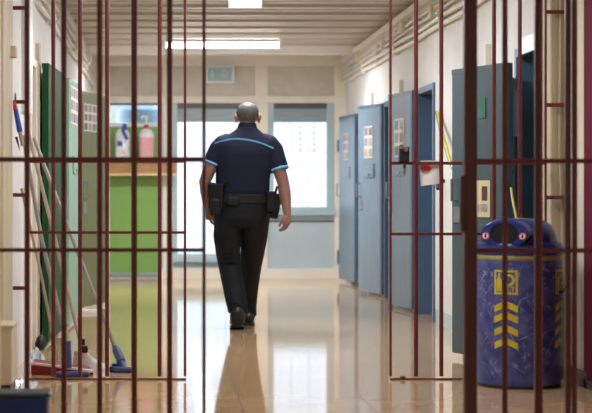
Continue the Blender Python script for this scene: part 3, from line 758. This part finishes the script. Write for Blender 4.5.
MB().obox((b.x-o.x+.03, b.y-o.y, .016), (.20, .05, .03), .02).build('head', 'blue_soft', r, .012, smooth=0)
# thin extra pole
a, b = Vector((XL+.03, 10.9, 1.1)), P3(59, 352, 11.0)
r, o = stick('pole', 'slim pale pole standing closest to the wall among brooms', [a, mid(a, b, .5), P3(60, 372, 11.0)], .009, 'handle_wood', 'pole')
# red dustpan
r = empty('dustpan', (-.63, 10.70, 0)); tag(r, 'deep red dustpan with pale rim lying under the mop', 'dustpan')
hwp = .16
MB().add([(-hwp, -.10, .0), (hwp+.05, -.10, .0), (hwp+.02, .15, .0), (-hwp, .15, .0), (-hwp, -.10, .06), (hwp+.05, -.10, .018), (hwp+.02, .15, .025), (-hwp, .15, .075)],
         [(0,3,2,1), (4,5,6,7), (0,1,5,4), (1,2,6,5), (2,3,7,6), (3,0,4,7)]).build('pan', 'red_dk', r, .008, smooth=0)
MB().add([(-hwp, -.104, .066), (hwp+.05, -.104, .014), (hwp+.05, -.096, .03), (-hwp, -.096, .078), (-hwp, -.108, .078), (hwp+.05, -.108, .026)],
         [(0,1,5,4), (4,5,2,3), (0,3,2,1), (0,4,3), (1,2,5)]).build('rim', 'paper', r, smooth=0)
MB().tube([(0, .14, .03), (0, .26, .04)], .013, 8).build('grip', 'red_dk', r)
# hand brush beside it
r = empty('hand_brush', (xat(92, 10.95), 10.92, 0)); tag(r, 'cream hand brush with black cap beside red dustpan', 'brush')
MB().loft([(.03, 0, .0, .10, .035), (.025, 0, .028, .085, .03), (-.01, 0, .05, .05, .02), (-.035, 0, .09, .022, .016), (-.045, 0, .11, .02, .018)], 16).build('body', 'frost', r)
MB().lathe([(.022, 0), (.026, .02), (.02, .04)], (-.046, 0, .105), 14).build('cap', 'black', r)
r = empty('scrub_pad', (xat(114, 10.7), 10.8, 0)); tag(r, 'small navy scrubbing pad between hand brush and squeegee', 'pad')
MB().box(-.03, .05, -.03, .03, 0, .035).build('pad', 'crate', r, .008, smooth=0)
MB().box(-.015, .035, -.02, .02, .035, .05).build('holder', 'crate', r, .006, smooth=0)
# cream floor block in front of the pillar
r = empty('wall_plinth', (-.87, 9.72, 0)); tag(r, 'cream wall cabinet with black foot at base of near pillar', 'cabinet')
MB().box(-.05, .072, -.32, 0, .07, .375).build('body', 'stone', r, .01, smooth=0)
MB().box(-.05, .062, -.31, 0, 0, .07).build('foot', 'black_base', r, .004, smooth=0)
MB().box(-.05, .08, -.33, 0, .372, .385).build('top', 'stone', r, .004, smooth=0)
# crumpled film at the wall foot
rnd = random.Random(11)
def film(x, y, sx, sy, h, label, m='plastic_film'):
    mbx = MB(); n = 9; vs = []; fs = []
    for j in range(n):
        for i in range(n):
            u, v = i/(n-1), j/(n-1); e_ = min(u, 1-u, v, 1-v)
            vs.append(((u-.5)*sx, (v-.5)*sy, .002+h*rnd.random()*min(1, e_*4)))
    for j in range(n-1):
        for i in range(n-1): a_ = j*n+i; fs.append((a_, a_+1, a_+n+1, a_+n))
    b_ = len(vs); vs += [(p[0], p[1], 0.0) for p in vs[:]]
    fs += [tuple(b_+q for q in reversed(f)) for f in fs[:]]
    return tag(mbx.add(vs, fs).build('crumpled_film', m, loc=(x, y, 0), smooth=25), label, 'plastic film')
film(xat(22, 9.85), 9.95, .14, .5, .05, 'crumpled clear plastic film beside the near cream cabinet')
film(xat(35, 11.3), 11.4, .10, .35, .10, 'crumpled clear plastic film behind the dustpan at wall')
tag(MB().loft([(0, 0, 0, .03, .05), (0, 0, .04, .036, .06), (.006, 0, .08, .028, .04), (.008, 0, .10, .01, .02)], 14).build('black_bag', 'black', loc=(xat(40, 12.3), 12.3, 0)), 'small black plastic bag on floor behind the dustpan', 'bag')
# pale strip standing in for a floor reflection under the olive door
tag(MB().box(-.74, -.60, 15.9, 16.02, 0, .03).build('floor_reflection', 'paper', bevel=.003, smooth=0), 'white strip on floor imitating a reflection under olive door', 'paper')

# hanging blue tool with red tip on the wall
r = empty('hanging_brush', (xat(15, 10.2), 10.2, zat(103, 10.2))); tag(r, 'blue handled brush with red tip hanging from gate pin', 'brush')
def q(px, py, yy=0): return ((px-15)/176.5, yy, -(py-103)/176.5)
MB().tube([q(14.5, 102), q(15.5, 110)], [.010, .014], 10).build('red_tip', 'red', r)
MB().tube([q(15.5, 109), q(20, 132)], [.014, .017], 10).build('grip', 'blue_br', r)
MB().tube([q(20, 131), q(22.5, 146)], [.014, .009], 10).build('shaft', 'handle_wood', r)
tri = MB(); flat(tri, [(q(15, 137)[0], q(15, 137)[2]), (q(18, 137)[0], q(18, 137)[2]), (q(20.5, 152)[0], q(20.5, 152)[2])], -.01, .012); tri.build('dark_flap', 'crate', r, smooth=0)
MB().tube([q(14.5, 103, 0), (q(14.5, 96)[0], .06, q(14.5, 96)[2]+.02), q(14.8, 103, .1)], .003, 6).build('cord', 'black', r)
# pinkish poster on near pillar
tag(MB().box(-.8305, -.829, 8.92, 9.1, zat(145, 9), zat(52, 9)).build('pink_poster', mat('pale_pink_paper', (206, 186, 190), .5, noise=.2, scale=5), smooth=0), 'faded pink poster on the nearest pillar', 'poster')

# ------------------------------------------------------------------ blue crate nearest the camera
r = empty('storage_crate', (xat(22, 7.1), 7.1, 0)); tag(r, 'navy blue storage crate with slate lid by near bars', 'crate')
zt_ = zat(397, 7.0)
MB().add([(-.22, -.07, 0), (.10, -.07, 0), (.10, .07, 0), (-.22, .07, 0), (-.22, -.08, zt_), (.105, -.08, zt_), (.105, .08, zt_), (-.22, .08, zt_)],
         [(0,3,2,1), (4,5,6,7), (0,1,5,4), (1,2,6,5), (2,3,7,6), (3,0,4,7)]).build('body', 'crate', r, .012, smooth=0)
MB().box(-.235, .118, -.09, .09, zt_-.004, zt_+.012).build('lid', 'crate_lid', r, .006, smooth=0)
MB().box(-.10, .0, -.088, -.074, zt_*.6, zt_*.75).build('grip', 'crate_lid', r, .004, smooth=0)

# ------------------------------------------------------------------ the man
def remeshed(name, mbx, m, parent, vox=.008, sm=6, disp=0.):
    o = mbx.build(name, m, parent, smooth=0)
    rm = o.modifiers.new('r', 'REMESH'); rm.mode = 'VOXEL'; rm.voxel_size = vox
    s_ = o.modifiers.new('s', 'SMOOTH'); s_.iterations = sm; s_.factor = .5
    dg = bpy.context.evaluated_depsgraph_get(); dg.update()
    me = bpy.data.meshes.new_from_object(o.evaluated_get(dg)); o.modifiers.clear(); o.data = me
    for p in me.polygons: p.use_smooth = True
    if not me.materials: me.materials.append(M[m])
    return o
S = 127.0
def hx(px): return (px-245)/S
def hzz(py): return (329-py)/S
MX, MY = xat(245, 14.2), 14.2
man = None
HC = Vector((.022, .025, 1.678))      # head centre
tilt = Matrix.Rotation(math.radians(-6), 3, 'X')   # looking slightly down
b = MB()
def hb_(c, r_): b.ball(HC+tilt @ Vector(c), r_, 24, 14, tilt)
hb_((0, 0, .015), (.084, .099, .092)); hb_((0, .02, -.05), (.062, .075, .065)); hb_((0, .055, -.075), (.040, .04, .034))
hb_((0, .095, -.025), (.014, .022, .024)); hb_((0, .088, -.062), (.026, .014, .010)); hb_((0, .078, .012), (.055, .02, .014))
for sx in (-1, 1):
    hb_((sx*.088, -.004, -.026), (.012, .022, .036)); hb_((sx*.099, -.014, -.014), (.009, .016, .024))
    hb_((sx*.045, .06, -.03), (.024, .025, .022))
b.tube([(0, 0, 1.42), (.012, -.005, 1.53), (.02, .01, 1.62)], [.075, .068, .062], 20)
b.loft([(-.02, 0, .86, .19, .11), (-.02, 0, 1.05, .195, .12), (-.01, 0, 1.25, .20, .12), (0, 0, 1.40, .21, .115), (.005, 0, 1.48, .20, .09), (.01, 0, 1.53, .12, .06)], 28, 2.3)
# legs
hipL, kneeL, ankL = (-.12, 0, .86), (-.118, .06, .50), (-.07, -.10, .17)
hipR, kneeR, ankR = (.08, .02, .86), (.056, .20, .47), (.044, .36, .10)
b.tube([hipL, (-.13, .03, .68), kneeL, (-.10, -.02, .34), ankL], [.10, .08, .06, .058, .042], 16)
b.tube([hipR, (.07, .1, .68), kneeR, (.048, .28, .30), ankR], [.10, .08, .06, .058, .042], 16)
b.tube([ankL, (-.065, -.08, .10), (-.063, .03, .05), (-.062, .10, .035)], [.04, .04, .035, .025], 12)
b.tube([ankR, (.044, .37, .06), (.045, .50, .045), (.046, .57, .035)], [.042, .04, .035, .025], 12)
# arms
shL, elL, wrL = Vector((-.195, 0, 1.455)), Vector((-.318, -.02, 1.155)), Vector((-.285, .13, .94))
shR, elR, wrR = Vector((.21, 0, 1.455)), Vector((.298, -.05, 1.145)), Vector((.327, -.10, .905))
b.tube([shL, mid(shL, elL, .5), elL, mid(elL, wrL, .4), wrL], [.062, .056, .047, .048, .03], 16)
b.tube([shR, mid(shR, elR, .5), elR, mid(elR, wrR, .4), wrR], [.062, .056, .048, .049, .03], 16)
def hand(w, dirn, palm_n, s):   # dirn: towards the fingers, palm_n: out of the palm, s: thumb side sign
    d = Vector(dirn).normalized(); n = (Vector(palm_n)-Vector(palm_n).dot(d)*d).normalized(); t = d.cross(n)*s
    b.tube([w-d*.01, w+d*.03, w+d*.06, w+d*.088], [.028, .031, .036, .03], 14)
    b.tube([w+t*.02+d*.03, w+t*.022+d*.085], [.02, .018], 10); b.tube([w-t*.02+d*.03, w-t*.026+d*.08], [.02, .016], 10)
    for i, (off, ln) in enumerate(((.028, .068), (.010, .077), (-.009, .072), (-.027, .056))):
        p0 = w+t*off+d*.08; p1 = p0+d*ln*.42+n*ln*.10+t*off*.15; p2 = p1+d*ln*.30+n*ln*.26; p3 = p2+d*ln*.10+n*ln*.30
        b.tube([p0-d*.02, p0, p1, p2, p3], [.011, .0105, .0098, .009, .0075], 10)
    q0 = w+t*.024+d*.025; q1 = q0+t*.024+d*.03+n*.012; q2 = q1+t*.006+d*.032+n*.012; q3 = q2+d*.022+n*.006
    b.tube([q0, q1, q2, q3], [.015, .0125, .011, .008], 10)
hand(wrR, (-.10, -.02, -1), (-.75, .5, 0), -1)
hand(wrL, (.12, .35, -1), (.8, .2, 0), 1)
man = remeshed('person', b, 'skin', None, .006, 5)
man.location = (MX, MY, 0)
tag(man, 'heavyset grey haired officer in navy uniform walking away down corridor', 'person')

# hair: horseshoe of short grey hair round a balding crown
hr = MB(); n, m_ = 48, 22; vs = []; ok = {}
for j in range(m_+1):
    th = math.radians(-52+j*(134/m_))
    for i in range(n):
        ph = 2*PI*i/n
        p = Vector((math.cos(th)*math.sin(ph), -math.cos(th)*math.cos(ph), math.sin(th)))   # ph=0 is the back
        k = 1.055 + .006*math.sin(i*7.3+j*3.1)
        vs.append(HC+tilt @ Vector((p.x*.084*k, p.y*.099*k, .015+p.z*.092*k)))
fs = []
for j in range(m_):
    th = -52+(j+.5)*(134/m_)
    for i in range(n):
        ph = (i+.5)/n*360; ph = ph-360 if ph > 180 else ph
        ap = abs(ph)
        low = -52 if ap < 55 else (-20 if ap < 75 else (5 if ap < 108 else 0))
        hi = 34 + 20*min(1, ap/70)
        if ap < 112 and low <= th <= hi: fs.append((j*n+i, j*n+(i+1) % n, (j+1)*n+(i+1) % n, (j+1)*n+i))
used = sorted({v for f in fs for v in f}); ix = {v: k for k, v in enumerate(used)}
hm = bpy.data.meshes.new('hair'); hm.from_pydata([vs[v] for v in used], [], [tuple(ix[v] for v in f) for f in fs])
ho = bpy.data.objects.new('hair', hm); C.objects.link(ho); ho.parent = man; hm.materials.append(M['hair'])
sd = ho.modifiers.new('s', 'SOLIDIFY'); sd.thickness = .008; sd.offset = -1
for p in hm.polygons: p.use_smooth = True
# eyes
for sx in (-1, 1):
    MB().ball(HC+tilt @ Vector((sx*.03, .079, -.004)), .011, 14, 8).build('eye', 'white', man)

# shirt
b = MB()
b.loft([(-.02, 0, 1.03, .205, .135), (-.02, -.005, 1.08, .214, .142), (-.018, -.005, 1.18, .215, .148), (-.008, -.005, 1.30, .222, .150), (.002, -.005, 1.38, .238, .145), (.006, -.003, 1.45, .228, .128),
        (.01, 0, 1.505, .178, .106), (.014, .0, 1.545, .120, .086), (.018, .0, 1.575, .082, .076)], 32, 2.4)
b.tube([shL+Vector((.08, 0, .02)), shL+Vector((.025, 0, -.005)), shL+Vector((-.012, 0, -.05)), mid(shL, elL, .32), mid(shL, elL, .52)], [.07, .080, .082, .076, .076], 20)
b.tube([shR+Vector((-.08, 0, .02)), shR+Vector((-.022, 0, -.005)), shR+Vector((.012, 0, -.05)), mid(shR, elR, .35), mid(shR, elR, .66)], [.07, .080, .083, .078, .078], 20)
b.lathe([(.076, 0), (.077, .04), (.070, .072)], (.018, .004, 1.55), 24)
# soft folds in the cloth
for (x0, z0, x1, z1, rr0) in ((-.16, 1.12, -.05, 1.32, .012), (.15, 1.12, .06, 1.30, .012), (-.02, 1.1, .02, 1.28, .009), (.18, 1.36, .10, 1.20, .012), (-.18, 1.36, -.12, 1.2, .012), (.12, 1.09, .0, 1.18, .010), (-.13, 1.09, -.03, 1.15, .010)):
    b.tube([(x0, -.128*math.sqrt(max(.05, 1-(x0/.235)**2))-.004, z0), ((x0+x1)/2, -.148*math.sqrt(max(.05, 1-((x0+x1)/2/.235)**2)), (z0+z1)/2), (x1, -.138*math.sqrt(max(.05, 1-(x1/.235)**2))-.002, z1)], [.004, rr0, .004], 8)
shirt = remeshed('polo_shirt', b, 'shirt', man, .008, 14)
bvh = BVHTree.FromObject(shirt, bpy.context.evaluated_depsgraph_get())
def on_back(x, z):
    h = bvh.ray_cast(Vector((x, -1, z)), Vector((0, 1, 0)))
    return h[0] if h[0] else Vector((x, -.13, z))
key = [(214.5, 144), (222, 141.5), (230, 139.9), (238, 139.6), (246.6, 140.6), (253, 141.8), (259.7, 143.6), (266, 146), (273, 149)]
pts = [on_back(hx(a), hzz(c_)) + Vector((0, -.002, 0)) for a, c_ in key]
st = MB(); vs = []; fs = []
for i, p in enumerate(pts):
    for dz, dy in ((.006, .004), (.006, -.003), (-.006, -.003), (-.006, .004)): vs.append(p+Vector((0, dy, dz)))
for i in range(len(pts)-1):
    for k in range(4): a_ = i*4+k; b_ = i*4+(k+1) % 4; fs.append((a_, b_, b_+4, a_+4))
st.add(vs, fs).build('back_stripe', 'trim_blue', man)
for s0, e0, t0, t1, rr0 in ((shL, elL, .50, .55, .077), (shR, elR, .62, .68, .0785)):
    MB().tube([mid(s0, e0, t0), mid(s0, e0, t1)], rr0, 28, caps=False).build('cuff_stripe', 'trim_blue', man).modifiers.new('s', 'SOLIDIFY').thickness = .004

# trousers
b = MB()
b.loft([(-.025, 0, .79, .14, .09), (-.026, 0, .81, .19, .125), (-.027, -.005, .86, .222, .145), (-.025, -.005, .95, .226, .15), (-.022, 0, 1.055, .212, .142)], 32, 2.3)
b.tube([(-.13, 0, .86), (-.138, .02, .72), (-.134, .05, .60), (-.118, .06, .50), (-.098, .0, .37), (-.078, -.07, .25), (-.062, -.10, .17), (-.06, -.095, .13)], [.118, .108, .099, .093, .088, .085, .082, .078], 22)
b.tube([(.078, 0, .86), (.076, .06, .72), (.066, .14, .60), (.056, .20, .48), (.046, .27, .33), (.042, .34, .16), (.044, .36, .07)], [.118, .106, .098, .086, .078, .068, .068], 22)
for z0, cx, cy, rr0, nx_ in ((.52, -.12, -.01, .088, 1), (.56, -.128, -.02, .09, 1), (.20, -.07, -.13, .074, 1), (.12, .044, .33, .062, 1)):
    b.tube([(cx-rr0*.7, cy-rr0*.3, z0), (cx, cy-rr0*.62, z0+.012), (cx+rr0*.7, cy-rr0*.3, z0-.01)], [.006, .013, .006], 8)
b.loft([(-.215, .02, .66, .02, .06), (-.220, .02, .67, .025, .07), (-.224, .02, .755, .027, .07), (-.222, .02, .775, .02, .06)], 14, 3)
remeshed('trousers', b, 'trouser', man, .008, 10)
# shoes
b = MB()
b.rings([[Vector((-.062+hw_*math.cos(2*PI*k/20), y0+dy*0, z0)) + Vector((0, -.8*hh_*0, 0)) + Vector((0, 0, hh_*math.sin(2*PI*k/20))) for k in range(20)]
         for y0, z0, hw_, hh_ in ((-.165, .105, .02, .03), (-.155, .11, .042, .055), (-.12, .105, .05, .065), (-.05, .075, .05, .055), (.02, .048, .054, .045), (.08, .038, .055, .036), (.13, .032, .045, .028), (.155, .028, .02, .016))] if True else []) if False else None
dy = 0
b.rings([[Vector((-.064+hw_*math.cos(2*PI*k/20), y0, z0+hh_*math.sin(2*PI*k/20))) for k in range(20)]
         for y0, z0, hw_, hh_ in ((-.195, .100, .03, .05), (-.18, .102, .054, .078), (-.13, .105, .062, .086), (-.05, .078, .058, .066), (.02, .050, .056, .048), (.08, .040, .057, .038), (.13, .034, .047, .030), (.155, .030, .02, .018))])
remeshed('shoe', b, 'shoe', man, .006, 3)
MB().rings([[Vector((-.064+hw_*math.cos(2*PI*k/20), y0, z0+.008*math.sin(2*PI*k/20))) for k in range(20)] for y0, z0, hw_ in ((-.20, .032, .03), (-.18, .026, .052), (-.12, .020, .058), (-.05, .012, .056), (.02, .009, .058), (.09, .009, .06), (.15, .009, .035))]).build('shoe_sole', 'black', man)
b = MB()
b.rings([[Vector((.046+hw_*math.cos(2*PI*k/20), y0, z0+hh_*math.sin(2*PI*k/20))) for k in range(20)]
         for y0, z0, hw_, hh_ in ((.27, .05, .025, .03), (.285, .058, .042, .05), (.34, .06, .048, .055), (.42, .052, .05, .048), (.50, .042, .056, .038), (.57, .036, .05, .030), (.60, .03, .02, .018))])
remeshed('shoe', b, 'shoe', man, .006, 3)
MB().rings([[Vector((.046+hw_*math.cos(2*PI*k/20), y0, .010+.009*math.sin(2*PI*k/20))) for k in range(20)] for y0, hw_ in ((.262, .02), (.28, .045), (.35, .05), (.44, .052), (.52, .06), (.6, .035))]).build('shoe_sole', 'black', man)
# duty belt with pouches
MB().loft([(-.022, 0, .985, .238, .160), (-.022, 0, .99, .243, .165), (-.022, 0, 1.055, .238, .16), (-.022, 0, 1.06, .232, .154)], 36, 2.4).build('duty_belt', 'leather', man)
def pouch(c, sz, rx=0., ry=0., nm='pouch', m='leather'):
    Rm = Matrix.Rotation(ry, 3, 'Y') @ Matrix.Rotation(rx, 3, 'Z')
    return MB().obox(c, sz, Rm).build(nm, m, man, .014, smooth=0)
pouch((-.225, -.10, 1.04), (.12, .08, .20), -.3, .02, 'holster')
MB().obox((-.235, -.12, .955), (.085, .07, .14), Matrix.Rotation(.06, 3, 'Y')).build('holster_tip', 'leather', man, .02, smooth=0)
MB().tube([(-.17, -.14, 1.13), (-.14, -.15, 1.16)], .012, 8).build('strap', 'leather', man)
pouch((-.265, -.03, 1.10), (.06, .09, .10), 0, .1, 'grip')
pouch((-.10, -.163, 1.0), (.10, .03, .07), .0, .12)
pouch((.19, -.09, 1.0), (.075, .08, .16), .35, .0)
pouch((.235, -.04, .965), (.075, .07, .20), .2, .22, 'radio_case')
MB().tube([(.235, -.05, 1.06), (.25, -.06, 1.12)], .010, 8).build('radio_knob', 'black', man)
MB().tube([(.255, -.04, 1.04), (.285, -.06, 1.07), (.275, -.08, 1.01), (.262, -.08, .96)], .006, 8).build('radio_cord', 'black', man)
MB().obox((.175, -.12, .87), (.03, .02, .07), Matrix.Rotation(.2, 3, 'Y')).build('key_strap', 'leather', man, .004, smooth=0)

# ------------------------------------------------------------------ camera and render settings
cam = bpy.data.cameras.new('camera'); co = bpy.data.objects.new('camera', cam); C.objects.link(co)
co.location = (0, 0, EYE); co.rotation_euler = (PI/2, 0, 0)
cam.sensor_width = 36; cam.lens = F/592*36; cam.shift_x = (296-VX)/592; cam.shift_y = -(206.5-VY)/592
cam.clip_end = 100
cam.dof.use_dof = True; cam.dof.focus_distance = 11.8; cam.dof.aperture_fstop = 3.3
sc_ = bpy.context.scene; sc_.camera = co
sc_.view_settings.view_transform = 'Standard'; sc_.view_settings.look = 'None'; sc_.view_settings.gamma = 1
sc_.view_settings.use_curve_mapping = False; sc_.view_settings.exposure = 0.14
sc_.cycles.max_bounces = 8; sc_.cycles.diffuse_bounces = 5; sc_.cycles.sample_clamp_indirect = 6
sc_.cycles.use_denoising = True
